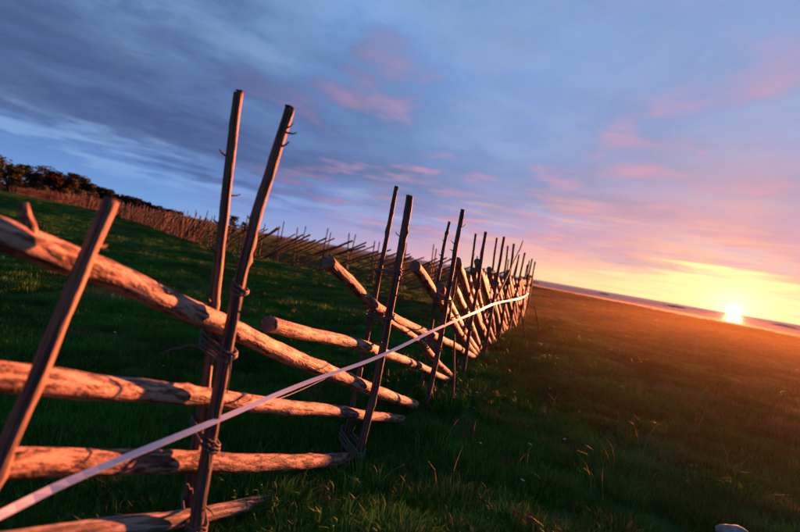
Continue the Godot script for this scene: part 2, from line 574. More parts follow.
# ------------------------------------------------------------------ fences
func build_near_fence() -> void:
	var f := base("roundpole_fence", Vector3(-0.575, 0.0, -2.0))
	tag(f, "weathered roundpole fence of slanting pale logs running from the foreground towards the sunset", "fence")
	var off := f.position
	var V := func(a): return Vector3(a[0], a[1], a[2]) - off
	# stakes: points from the top down, radius at the top and at the foot, material, knots [along, round, size, height]
	var stakes := [
		[[[-0.718, 1.217, -1.217], [-0.749, 0.902, -1.132], [-0.775, 0.62, -1.062], [-0.85, -0.25, -0.83]], 0.0225, 0.026, "stake_wood"],
		[[[-0.494, 1.663, -1.824], [-0.515, 1.35, -1.768], [-0.531, 0.992, -1.724], [-0.538, 0.504, -1.705], [-0.537, -0.25, -1.708]], 0.0225, 0.032, "stake_bark"],
		[[[-0.667, 1.681, -1.79], [-0.66, 1.295, -1.808], [-0.65, 0.815, -1.835], [-0.64, 0.392, -1.861], [-0.628, -0.25, -1.89]], 0.0205, 0.027, "stake_wood"],
		[[[-0.018, 1.572, -3.049], [-0.015, 0.866, -3.058], [-0.03, 0.312, -3.02], [-0.075, -0.35, -2.90]], 0.0285, 0.033, "stake_bark"],
		[[[-0.111, 1.636, -3.223], [-0.122, 1.093, -3.197], [-0.132, 0.705, -3.171], [-0.155, 0.047, -3.111], [-0.165, -0.35, -3.09]], 0.0165, 0.024, "stake_bark"],
		[[[0.44, 1.672, -4.187], [0.436, 0.908, -4.177], [0.419, 0.157, -4.136], [0.40, -0.3, -4.10]], 0.024, 0.030, "stake_bark"],
		[[[0.358, 1.57, -4.385], [0.352, 1.187, -4.37], [0.370, 0.243, -4.42], [0.38, -0.3, -4.44]], 0.016, 0.024, "stake_bark"],
		[[[0.861, 1.621, -5.456], [0.869, 1.09, -5.484], [0.895, -0.021, -5.567], [0.90, -0.3, -5.58]], 0.022, 0.030, "stake_bark"],
		[[[0.80, 1.603, -5.767], [0.837, 0.946, -5.887], [0.88, -0.3, -6.0]], 0.016, 0.024, "stake_bark"],
		[[[1.365, 1.715, -7.005], [1.390, 0.962, -7.09], [1.375, -0.3, -7.03]], 0.024, 0.031, "stake_bark"],
		[[[1.349, 1.714, -7.432], [1.41, 0.927, -7.63], [1.44, -0.3, -7.73]], 0.018, 0.026, "stake_bark"],
		[[[1.869, 1.743, -8.615], [1.96, 0.744, -8.93], [1.95, -0.3, -8.88]], 0.024, 0.032, "stake_bark"],
		[[[1.90, 1.727, -9.228], [1.99, 0.707, -9.48], [2.03, -0.3, -9.58]], 0.020, 0.028, "stake_bark"],
		[[[2.606, 1.729, -10.78], [2.52, 0.7, -10.58], [2.44, -0.3, -10.35]], 0.026, 0.032, "stake_bark"],
		[[[2.60, 1.691, -11.25], [2.55, 0.6, -11.2], [2.52, -0.3, -11.1]], 0.022, 0.028, "stake_bark"],
		[[[3.307, 1.709, -12.84], [3.22, 0.7, -12.6], [3.14, -0.3, -12.38]], 0.026, 0.034, "stake_bark"],
		[[[3.42, 1.677, -13.5], [3.33, 0.6, -13.2], [3.24, -0.3, -13.0]], 0.022, 0.030, "stake_bark"],
		[[[3.84, 1.72, -14.5], [3.80, 0.6, -14.4], [3.76, -0.3, -14.3]], 0.024, 0.032, "stake_bark"],
		[[[3.72, 1.60, -14.85], [3.68, 0.6, -14.75], [3.64, -0.3, -14.65]], 0.022, 0.030, "stake_bark"],
		[[[4.26, 1.75, -16.1], [4.28, 0.6, -16.1], [4.29, -0.3, -16.1]], 0.026, 0.034, "stake_bark"],
		[[[-1.02, 1.70, -0.52], [-1.03, 0.7, -0.50], [-1.04, -0.3, -0.49]], 0.024, 0.032, "stake_bark"],
		[[[-1.30, 1.64, -0.52], [-1.26, 0.7, -0.51], [-1.23, -0.3, -0.50]], 0.022, 0.030, "stake_wood"],
		[[[2.33, 1.92, -9.97], [2.13, 1.62, -9.35], [1.88, 1.28, -8.65], [1.58, 0.86, -7.8], [1.33, 0.50, -7.15]], 0.014, 0.022, "stake_bark"],
	]
	var sd := 1.0
	for s in stakes:
		var pts := []
		for a in s[0]: pts.append(V.call(a))
		var nearby: bool = -s[0][0][2] < 5.0
		var knots := []
		var total: float = (pts[0] as Vector3).distance_to(pts[pts.size() - 1])
		for k in 9: knots.append([rng.randf_range(0.1, total - 0.3), rng.randf() * TAU, rng.randf_range(0.010, 0.018), rng.randf_range(0.004, 0.010)])
		var o := part("stake", log_mesh(pts, s[1], s[2], 18 if nearby else 10, 0.025 if nearby else 0.08, sd, 0.6, rng.randf_range(-0.008, 0.008), 0.0, knots), f, mats[s[3]])
		var up: Vector3 = ((pts[0] as Vector3) - pts[1]).normalized()
		part("cut_end", cut_end_mesh(pts[0] + up * 0.002, up, s[1], sd), o, mats.sawn_end)
		if nearby:   # broken side twigs left on the pole
			for k in 7:
				var t := rng.randf_range(0.08, 1.25)
				var p := Vector3.ZERO
				var left := t
				for q in pts.size() - 1:
					var l: float = (pts[q] as Vector3).distance_to(pts[q + 1])
					if left <= l:
						p = (pts[q] as Vector3).lerp(pts[q + 1], left / l); break
					left -= l
				var a := rng.randf() * TAU
				var st := SurfaceTool.new(); st.begin(Mesh.PRIMITIVE_TRIANGLES)
				var dir := Vector3(cos(a), rng.randf_range(-0.1, 0.7), sin(a)).normalized()
				var l := rng.randf_range(0.012, 0.045)
				tube(st, [p + dir * s[1] * 0.7, p + dir * (s[1] + l * 0.6), p + dir * (s[1] + l) + Vector3(0, 0.006, 0)], rng.randf_range(0.003, 0.006), 0.002)
				st.generate_normals()
				part("twig", st.commit(), o, mats[s[3]])
		sd += 1.37
	# rails, from the raised near end to the foot: points, radii, bark
	var rails := [
		[[[-1.06, 1.28, -0.50], [-0.853, 1.101, -1.066], [-0.757, 1.018, -1.329], [-0.594, 0.852, -1.769], [-0.31, 0.578, -2.506], [0.326, 0.006, -4.106]], 0.040, 0.046, "rail_bark_pale"],
		[[[-1.22, 1.09, -0.05], [-0.838, 0.786, -1.108], [-0.748, 0.709, -1.352], [-0.609, 0.60, -1.73], [-0.357, 0.402, -2.384], [0.215, -0.032, -3.831]], 0.041, 0.037, "rail_bark_pale"],
		[[[-1.28, 0.97, 0.10], [-0.827, 0.57, -1.136], [-0.735, 0.484, -1.389], [-0.589, 0.346, -1.783], [-0.111, -0.075, -3.018]], 0.038, 0.047, "rail_bark_worn"],
		[[[-1.20, 0.74, -0.10], [-0.766, 0.322, -1.306], [-0.591, 0.145, -1.779], [-0.198, -0.15, -2.793]], 0.033, 0.034, "rail_bark_grey"],
		[[[-0.492, 0.832, -2.04], [-0.102, 0.617, -3.041], [0.228, 0.395, -3.864], [0.71, 0.01, -5.22]], 0.038, 0.034, "rail_bark_pale"],
		[[[-0.346, 1.115, -2.414], [-0.115, 0.885, -3.008], [0.113, 0.73, -3.579], [0.473, 0.533, -4.47], [1.21, 0.02, -6.78]], 0.036, 0.042, "rail_bark_worn"],
		[[[-0.075, 0.825, -3.11], [-0.018, 0.778, -3.256], [0.227, 0.585, -3.861], [0.72, 0.045, -5.25]], 0.032, 0.040, "rail_bark_worn"],
		[[[0.105, 1.151, -3.56], [0.388, 0.875, -4.261], [0.816, 0.432, -5.565], [1.24, 0.04, -6.87]], 0.046, 0.044, "rail_bark_worn"],
		[[[0.36, 1.004, -4.19], [0.80, 0.53, -5.52], [1.283, 0.05, -7.0]], 0.042, 0.044, "rail_bark_pale"],
		[[[0.505, 1.247, -4.564], [0.82, 0.873, -5.577], [1.45, 0.2, -7.5]], 0.044, 0.046, "rail_bark_worn"],
		[[[0.507, 1.025, -4.572], [0.808, 0.717, -5.54], [1.307, 0.12, -7.07]], 0.040, 0.044, "rail_bark_pale"],
	]
	var d := 5.1
	var kinds := ["rail_bark_worn", "rail_bark_pale", "rail_bark_grey"]
	while d < 15.4:
		var h := rng.randf_range(1.08, 1.3)
		var run := rng.randf_range(3.0, 3.9)
		var e := minf(d + run, 16.4)
		var lowest := maxf(0.03, h * (1.0 - (e - d) / run))
		var m := (d + e) * 0.5
		var side := rng.randf_range(-0.035, 0.035)
		rails.append([[[plan_at(near_plan, d) + side, h, -d], [plan_at(near_plan, m) - side, (h + lowest) * 0.5, -m], [plan_at(near_plan, e) + side, lowest, -e]], rng.randf_range(0.034, 0.046), rng.randf_range(0.036, 0.048), kinds[rng.randi() % 3]])
		d += rng.randf_range(0.26, 0.42)
	for s in rails:
		var pts := []
		for a in s[0]: pts.append(V.call(a))
		var close: bool = -s[0][0][2] < 3.6
		var knots := []
		var total: float = (pts[0] as Vector3).distance_to(pts[pts.size() - 1])
		for k in (12 if close else 3): knots.append([rng.randf_range(0.1, total), rng.randf() * TAU, rng.randf_range(0.012, 0.03), rng.randf_range(0.003, 0.009)])
		var o := part("rail", log_mesh(pts, s[1], s[2], 24 if close else 10, 0.025 if close else 0.12, sd, 0.6, 0.006, 0.004, knots), f, mats[s[3]])
		var back: Vector3 = ((pts[0] as Vector3) - pts[1]).normalized()
		part("cut_end", cut_end_mesh(pts[0] + back * 0.003, back, s[1], sd), o, mats.sawn_end)
		sd += 1.37
	# stub of a branch on the topmost rail
	var st := SurfaceTool.new(); st.begin(Mesh.PRIMITIVE_TRIANGLES)
	var stub := Vector3(-0.838, 1.128, -1.112) - off
	tube(st, [stub + Vector3(0.02, -0.04, 0), stub + Vector3(0.008, 0.0, 0.0), stub + Vector3(0.0, 0.022, 0.004), stub + Vector3(-0.006, 0.048, 0.006)], 0.019, 0.0085, 9)
	st.generate_normals()
	part("branch_stub", st.commit(), f, mats.rail_bark_worn)
	# bindings: front stake point, rear stake point, radius, loops, thickness, tails
	var ties := [
		[[-0.534, 0.775, -1.714], [-0.650, 0.775, -1.838], 0.036, 3, 0.0055, [[[-0.61, 0.77, -1.78], [-0.735, 0.745, -1.66]], [[-0.515, 0.77, -1.69], [-0.50, 0.65, -1.67]]]],
		[[-0.531, 1.00, -1.725], [-0.533, 0.995, -1.727], 0.033, 2, 0.0045, []],
		[[-0.538, 0.46, -1.705], [-0.642, 0.46, -1.855], 0.038, 2, 0.0050, [[[-0.56, 0.47, -1.73], [-0.515, 0.39, -1.66]]]],
		[[-0.538, 0.14, -1.706], [-0.633, 0.17, -1.88], 0.040, 3, 0.0060, [[[-0.60, 0.18, -1.80], [-0.475, 0.23, -1.67]], [[-0.575, 0.20, -1.76], [-0.60, 0.30, -1.71]], [[-0.525, 0.13, -1.67], [-0.49, 0.06, -1.63]]]],
		[[-0.016, 1.10, -3.055], [-0.121, 1.09, -3.197], 0.036, 2, 0.0055, []],
		[[-0.015, 0.82, -3.057], [-0.128, 0.81, -3.18], 0.040, 2, 0.0055, [[[-0.06, 0.82, -3.10], [-0.25, 0.855, -3.02]]]],
		[[-0.055, 0.01, -2.955], [-0.155, 0.05, -3.11], 0.042, 3, 0.0065, [[[-0.12, 0.07, -3.04], [-0.10, 0.15, -3.0]]]],
		[[0.436, 0.91, -4.177], [0.354, 0.91, -4.38], 0.042, 2, 0.006, []],
		[[0.427, 0.51, -4.155], [0.365, 0.51, -4.41], 0.042, 2, 0.006, []],
		[[0.870, 1.04, -5.49], [0.832, 1.02, -5.87], 0.044, 3, 0.007, []],
		[[0.882, 0.55, -5.525], [0.86, 0.55, -5.93], 0.044, 2, 0.007, []],
		[[1.388, 1.05, -7.08], [1.40, 1.02, -7.60], 0.046, 3, 0.008, []],
		[[1.94, 1.05, -8.85], [1.97, 1.05, -9.40], 0.046, 3, 0.008, []],
		[[2.545, 1.02, -10.64], [2.565, 1.02, -11.22], 0.046, 3, 0.008, []],
		[[3.25, 1.02, -12.68], [3.36, 1.02, -13.32], 0.046, 3, 0.008, []],
		[[3.81, 1.02, -14.43], [3.69, 1.02, -14.78], 0.046, 3, 0.008, []],
	]
	var n := 0
	for t in ties:
		var tails := []
		for q in t[5]: tails.append([V.call(q[0]), V.call(q[1])])
		part("withe_binding", binding_mesh(V.call(t[0]), V.call(t[1]), t[2] - 0.005, t[3] + 1, t[4], 50 + n, tails), f, mats.withe)
		n += 1
	# thin props leaning against the seaward side
	for p in [[[0.56, 0.62, -4.33], [0.66, 0.0, -4.28]], [[0.47, 1.14, -4.15], [0.52, 0.72, -4.5]], [[2.05, 0.75, -8.3], [2.35, -0.02, -8.35]], [[2.9, 0.7, -10.5], [3.15, -0.02, -10.4]], [[3.0, 0.12, -11.0], [3.45, 0.05, -10.8]]]:
		var a: Vector3 = V.call(p[0]); var b: Vector3 = V.call(p[1])
		part("prop_stick", log_mesh([a, (a + b) * 0.5 + Vector3(0.008, 0, 0), b + (b - a) * 0.12], 0.010, 0.014, 8, 0.06, sd, 1.2), f, mats.stake_bark)
		sd += 1.1


func build_back_fence() -> void:
	var f := base("roundpole_fence", Vector3(-4.5, 0.0, -20.7))
	tag(f, "long roundpole fence crossing the field behind, dark slanted rails against the sky", "fence")
	# walk along the plan
	var cum := [0.0]
	for i in back_plan.size() - 1: cum.append(cum[i] + back_plan[i].distance_to(back_plan[i + 1]))
	var total: float = cum[cum.size() - 1]
	var at := func(s: float) -> Vector3:
		for i in back_plan.size() - 1:
			if s <= cum[i + 1] or i == back_plan.size() - 2:
				var p: Vector2 = back_plan[i].lerp(back_plan[i + 1], (s - cum[i]) / (cum[i + 1] - cum[i]))
				return Vector3(p.x, ground(p.x, -p.y), -p.y)
		return Vector3.ZERO
	# a few shapes to share: unit rails along +x, unit stakes along +y
	var rail_shapes := []; var stake_shapes := []
	for k in 5:
		rail_shapes.append(log_mesh([Vector3(-1.45, 0, 0), Vector3(0, rng.randf_range(-0.02, 0.02), 0), Vector3(1.45, 0, 0)], 0.038, 0.032, 7, 0.4, 60.0 + k, 1.2))
		stake_shapes.append(log_mesh([Vector3(0, -0.2, 0), Vector3(rng.randf_range(-0.02, 0.02), 0.8, 0.01), Vector3(0, 1.72, 0)], 0.034, 0.024, 7, 0.4, 80.0 + k, 1.2))
	var far_st := SurfaceTool.new(); far_st.begin(Mesh.PRIMITIVE_TRIANGLES)
	var far_stakes := SurfaceTool.new(); far_stakes.begin(Mesh.PRIMITIVE_TRIANGLES)
	var kinds := ["backlit_dark_rail", "backlit_dark_rail", "stake_wood"]
	var s := 1.7
	var rail_count := 0
	while s < total - 1.0:
		var p: Vector3 = at.call(s)
		var q: Vector3 = at.call(minf(s + 0.4, total))
		var dir := Vector3(q.x - p.x, 0, q.z - p.z).normalized()
		var side := Vector3(-dir.z, 0, dir.x)
		var slope := deg_to_rad(27.0 + rng.randf_range(-5.0, 5.0))
		# falls along the walk, as in the near fence
		var ax := (dir * cos(slope) + Vector3.DOWN * sin(slope)).normalized()
		var b := Basis(ax, side.cross(ax).normalized() * -1.0, side)
		b = b * Basis.from_scale(Vector3(rng.randf_range(0.75, 1.18), rng.randf_range(0.7, 1.2), 1))
		var tr := Transform3D(b, p + Vector3.UP * rng.randf_range(0.64, 0.72) + side * rng.randf_range(-0.05, 0.05) - f.position)
		var shape: Mesh = rail_shapes[rng.randi() % 5]
		if rail_count < 290:
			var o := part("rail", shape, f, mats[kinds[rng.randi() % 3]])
			o.transform = tr
		else:
			far_st.append_from(shape, 0, tr)
		rail_count += 1
		s += rng.randf_range(0.16, 0.44)
	s = 0.7
	var stake_count := 0
	while s < total - 1.0:
		var p: Vector3 = at.call(s)
		var q: Vector3 = at.call(minf(s + 0.4, total))
		var dir := Vector3(q.x - p.x, 0, q.z - p.z).normalized()
		var side := Vector3(-dir.z, 0, dir.x)
		for e in [-1.0, 1.0]:
			var lean := Basis(dir, e * rng.randf_range(-0.02, 0.07)) * Basis(side, rng.randf_range(-0.10, 0.10))
			var tr := Transform3D(lean * Basis.from_scale(Vector3(1, rng.randf_range(0.88, 1.08), 1)), p + side * e * 0.075 + dir * rng.randf_range(-0.08, 0.08) - f.position)
			var shape: Mesh = stake_shapes[rng.randi() % 5]
			if stake_count < 290:
				var o := part("stake", shape, f, mats.stake_bark if rng.randf() < 0.6 else mats.stake_wood)
				o.transform = tr
			else:
				far_stakes.append_from(shape, 0, tr)
			stake_count += 1
		s += rng.randf_range(1.1, 1.45)
	print("back fence rails ", rail_count, " stakes ", stake_count)
	if rail_count > 290: part("far_rails", far_st.commit(), f, mats.backlit_dark_rail).set_meta("kind", "stuff")
	if stake_count > 290: part("far_stakes", far_stakes.commit(), f, mats.stake_bark).set_meta("kind", "stuff")


func build_tape() -> void:
	var pts := [Vector3(-0.95, 0.43, -0.55), Vector3(-0.775, 0.490, -1.09), Vector3(-0.707, 0.512, -1.27), Vector3(-0.532, 0.546, -1.665), Vector3(-0.325, 0.574, -2.22), Vector3(-0.028, 0.606, -2.91), Vector3(0.395, 0.690, -4.00), Vector3(0.89, 0.738, -5.43), Vector3(1.47, 0.775, -7.2), Vector3(2.70, 0.77, -10.75), Vector3(3.93, 0.78, -14.9)]
	var curve := Curve3D.new()
	curve.bake_interval = 0.02
	for i in pts.size():
		var t: Vector3 = (pts[mini(i + 1, pts.size() - 1)] - pts[maxi(i - 1, 0)]) / 6.0
		curve.add_point(pts[i], -t, t)
	var total := curve.get_baked_length()
	var o := base("fence_tape", pts[3])
	tag(o, "pale flat electric fence tape stretched along the front of the log fence", "tape")
	var st := SurfaceTool.new(); st.begin(Mesh.PRIMITIVE_TRIANGLES)
	st.set_smooth_group(-1)
	var last := []
	var n := int(total / 0.04)
	var w := 0.0105; var th := 0.0008
	for k in n + 1:
		var p := curve.sample_baked(total * k / n, true)
		var q := curve.sample_baked(minf(total * k / n + 0.02, total), true)
		var p0 := curve.sample_baked(maxf(total * k / n - 0.02, 0.0), true)
		var dir := (q - p0).normalized()
		var out := dir.cross(Vector3.UP).normalized()
		var s := total * k / n
		var twist := -lerpf(1.2, 0.4, smoothstep(1.5, 7.0, s)) + 0.12 * sin(s * 1.3 + 0.6) + 0.9 * exp(-pow((s - 0.50) / 0.16, 2.0))
		var up := (Vector3.UP * cos(twist) + out * sin(twist)).normalized()
		var nn := dir.cross(up).normalized()
		p -= off_zero(o)
		var now := []
		for c in [[w, th], [w, -th], [-w, -th], [-w, th], [w, th]]: now.append([p + up * c[0] + nn * c[1], Vector2((c[0] / w + 1.0) * 0.5, s / 0.04)])
		if k > 0:
			for i in 4:
				for v in [last[i], last[i + 1], now[i], last[i + 1], now[i + 1], now[i]]:
					st.set_uv(v[1]); st.add_vertex(v[0])
		last = now
	st.generate_normals()
	part("band", st.commit(), o, mats.tape)
	# a strand that has come loose from the lower edge
	for rg in [[1.45, 1.95, 0.010]]:
		var s2 := SurfaceTool.new(); s2.begin(Mesh.PRIMITIVE_TRIANGLES)
		var q := []
		for k in 15:
			var f := k / 14.0
			q.append(curve.sample_baked(lerpf(rg[0], rg[1], f), true) + Vector3(0.004, -0.012 - rg[2] * sin(f * PI), 0.004) - off_zero(o))
		tube(s2, q, 0.0012, 0.0012, 4)
		s2.generate_normals()
		part("loose_strand", s2.commit(), o, mats.tape)


func off_zero(o: Node3D) -> Vector3:
	return o.position


# ------------------------------------------------------------------ trees and bushes
func crown_mesh(g: RandomNumberGenerator, h: float, spread: float, low: float, leaves: int, size: float, tones: Array) -> ArrayMesh:
	var st := SurfaceTool.new(); st.begin(Mesh.PRIMITIVE_TRIANGLES)
	var blobs := []
	for k in 16:
		var y := lerpf(low, 0.92, pow(g.randf(), 0.8))
		var wide := spread * (1.0 - 0.65 * absf(y - 0.5) * 1.3)
		var a := g.randf() * TAU
		blobs.append([Vector3(cos(a) * wide * g.randf_range(0.2, 0.75), y * h, sin(a) * wide * g.randf_range(0.2, 0.75)), g.randf_range(0.14, 0.26) * h, tones[g.randi() % tones.size()]])
	for k in leaves:
		var b = blobs[g.randi() % blobs.size()]
		var dir := Vector3(g.randfn(), g.randfn(), g.randfn()).normalized()
		var p: Vector3 = b[0] + dir * b[1] * pow(g.randf(), 0.45) * Vector3(1, 0.75, 1)
		p.y = clampf(p.y, low * h * 0.6, h)
		var fr := Basis.from_euler(Vector3(g.randf() * TAU, g.randf() * TAU, 0))
		var s := size * g.randf_range(0.6, 1.35)
		var t: Vector3 = b[2] * g.randf_range(0.7, 1.3)
		st.set_color(Color(t.x, t.y, t.z))
		var c := [p - fr.x * s, p - fr.y * s * 0.6, p + fr.x * s, p + fr.y * s * 0.6]
		for i in [0, 1, 2, 0, 2, 3]: st.add_vertex(c[i])
	st.generate_normals()
	return st.commit()


func tree(at: Vector3, h: float, spread: float, low: float, leaves: int, size: float, tones: Array, sd: int, called: String, label: String, category: String, group: String) -> void:
	var g := RandomNumberGenerator.new(); g.seed = sd
	var o := base(called, at)
	tag(o, label, category, group)
	var tr := SurfaceTool.new(); tr.begin(Mesh.PRIMITIVE_TRIANGLES)
	tube(tr, [Vector3(0, -0.3, 0), Vector3(0.05, h * 0.3, 0), Vector3(-0.05, h * 0.6, 0.08), Vector3(0.1, h * 0.88, 0)], h * 0.022, h * 0.006, 7)
	for k in 6:
		var a := g.randf() * TAU
		var y := h * g.randf_range(maxf(low, 0.15), 0.75)
		var e := Vector3(cos(a) * spread * 0.7, y + h * 0.14, sin(a) * spread * 0.7)
		tube(tr, [Vector3(0, y, 0), Vector3(e.x * 0.5, y + h * 0.05, e.z * 0.5), e], h * 0.009, h * 0.003, 5)
	tr.generate_normals()
	part("trunk", tr.commit(), o, mats.trunk)
	part("crown", crown_mesh(g, h, spread, low, leaves, size, tones), o, mats.leaf)


func place(az: float, depth: float) -> Vector3:
	var x := tan(deg_to_rad(az)) * depth
	return Vector3(x, ground(x, -depth) - 0.05, -depth)


func build_trees() -> void:
	var autumn := [Vector3(0.085, 0.035, 0.015), Vector3(0.06, 0.03, 0.014), Vector3(0.035, 0.032, 0.014)]
	var pine := [Vector3(0.014, 0.026, 0.011), Vector3(0.02, 0.03, 0.012)]
	var mixed := [Vector3(0.03, 0.036, 0.013), Vector3(0.045, 0.033, 0.014), Vector3(0.022, 0.032, 0.012)]
	var yellow := [Vector3(0.17, 0.12, 0.03), Vector3(0.13, 0.10, 0.03), Vector3(0.08, 0.085, 0.025)]
	var g := RandomNumberGenerator.new(); g.seed = 7
	# the wood at the left edge: azimuth, depth, height, kind
	var wood := [[-46.5, 172, 11.5, 1], [-44.6, 168, 11.0, 0], [-43.2, 178, 12.8, 1], [-41.2, 160, 8.8, 0], [-40.0, 176, 13.4, 1], [-39.3, 182, 12.4, 1], [-38.2, 164, 9.4, 2], [-37.5, 178, 11.8, 1], [-36.8, 158, 8.2, 0], [-36.2, 174, 11.4, 2], [-35.4, 166, 10.0, 0], [-34.9, 180, 11.2, 1], [-34.3, 160, 8.6, 2], [-33.6, 172, 10.4, 0], [-33.0, 166, 9.2, 1], [-32.6, 158, 7.6, 2]]
	var seen := [0, 0, 0]
	for k in wood.size():
		var w = wood[k]
		var kind: int = w[3]
		seen[kind] += 1
		var which := nth(seen[kind] - 1) + " "
		var lab: String = which + ["rust coloured autumn tree from the left in the wood at the left edge", "tall dark evergreen tree from the left in the wood at the left edge", "brownish green tree from the left in the wood at the left edge"][kind]
		tree(place(w[0], w[1]), w[2] * 0.9, w[2] * 0.40, 0.06, 2600, 0.36, [autumn, pine, mixed][kind], 100 + k, ["autumn_tree", "evergreen_tree", "mixed_tree"][kind], lab, "tree", ["rust coloured autumn trees in the wood", "tall dark evergreens in the wood", "brownish green trees in the wood"][kind])
	var bushes := [[-38.5, 148, 3.2], [-36.2, 146, 3.6], [-34.2, 148, 4.2], [-33.4, 144, 4.6], [-32.8, 147, 4.0]]
	for k in bushes.size():
		var w = bushes[k]
		tree(place(w[0], w[1]), w[2], w[2] * 0.6, 0.05, 1300, 0.26, yellow, 300 + k, "yellow_bush", nth(k) + " yellowing bush from the left in front of the wood at the left edge", "bush", "yellowing bushes in front of the wood")
	# dark treeline sinking towards the right
	for k in 40:
		var t := k / 39.0
		var az := lerpf(-33.2, -24.4, t) + g.randf_range(-0.12, 0.12)
		var depth := 300.0 + g.randf_range(-15, 25)
		var up := lerpf(17.0, 5.4, pow(t, 1.2)) * 300.0 / 500.0 / cos(deg_to_rad(az)) * g.randf_range(0.82, 1.08)
		var p := place(az, depth)
		tree(p, maxf(2.5, up + 1.2 - p.y), 4.0, 0.02, 800, 0.5, pine if g.randf() < 0.7 else mixed, 400 + k, "treeline_tree", "small dark tree in the distant treeline sinking towards the right", "tree", "dark trees of the distant treeline")
	# junipers behind the back fence
	tree(place(-18.9, 80.0), 2.75, 1.0, 0.03, 600, 0.16, pine, 600, "juniper_bush", "larger dark juniper bush behind the far fence, beside the tall stakes", "bush", "")
	tree(place(-17.7, 82.0), 2.2, 0.9, 0.03, 500, 0.16, pine, 601, "juniper_bush", "smaller dark juniper bush just right of the larger one", "bush", "")


# ------------------------------------------------------------------ grass
func clump(g: RandomNumberGenerator, blades: int, radius: float, tall: float, width: float, bend: float, dry: float) -> ArrayMesh:
	var st := SurfaceTool.new(); st.begin(Mesh.PRIMITIVE_TRIANGLES)
	for k in blades:
		var a := g.randf() * TAU
		var p := Vector3(cos(a), 0, sin(a)) * radius * sqrt(g.randf())
		var face := g.randf() * TAU
		var wd := Vector3(cos(face), 0, sin(face)) * width * g.randf_range(0.7, 1.3) * 0.5
		var l := tall * g.randf_range(0.45, 1.1)
		var lean := Vector3(cos(a + g.randf_range(-1, 1)), 0, sin(a + g.randf_range(-1, 1))) * l * bend * g.randf_range(0.2, 1.2)
		var m := p + Vector3.UP * l * 0.55 + lean * 0.3
		var tip := p + Vector3.UP * l * (1.0 - 0.3 * bend) + lean
		var tone := g.randf_range(0.5, 1.5)
		var c := Color(tone, tone, tone)
		if g.randf() < dry: c = Color(3.2, 1.35, 1.2)
		st.set_color(c)
		p.y -= 0.03
		for q in [p - wd, m - wd * 0.8, p + wd, p + wd, m - wd * 0.8, m + wd * 0.8, m - wd * 0.8, tip, m + wd * 0.8]: st.add_vertex(q)
	st.generate_normals()
	return st.commit()


func scatter(called: String, label: String, category: String, mesh: Mesh, m: Material, xf: Array, cols: Array) -> void:
	var mm := MultiMesh.new()
	mm.transform_format = MultiMesh.TRANSFORM_3D
	mm.use_colors = true
	mm.mesh = mesh
	mm.instance_count = xf.size()
	for k in xf.size():
		mm.set_instance_transform(k, xf[k])
		mm.set_instance_color(k, cols[k])
	var o := MultiMeshInstance3D.new()
	o.name = numbered(called)
	o.multimesh = mm
	o.material_override = m
	tag(o, label, category)
	o.set_meta("kind", "stuff")
	add_child(o)


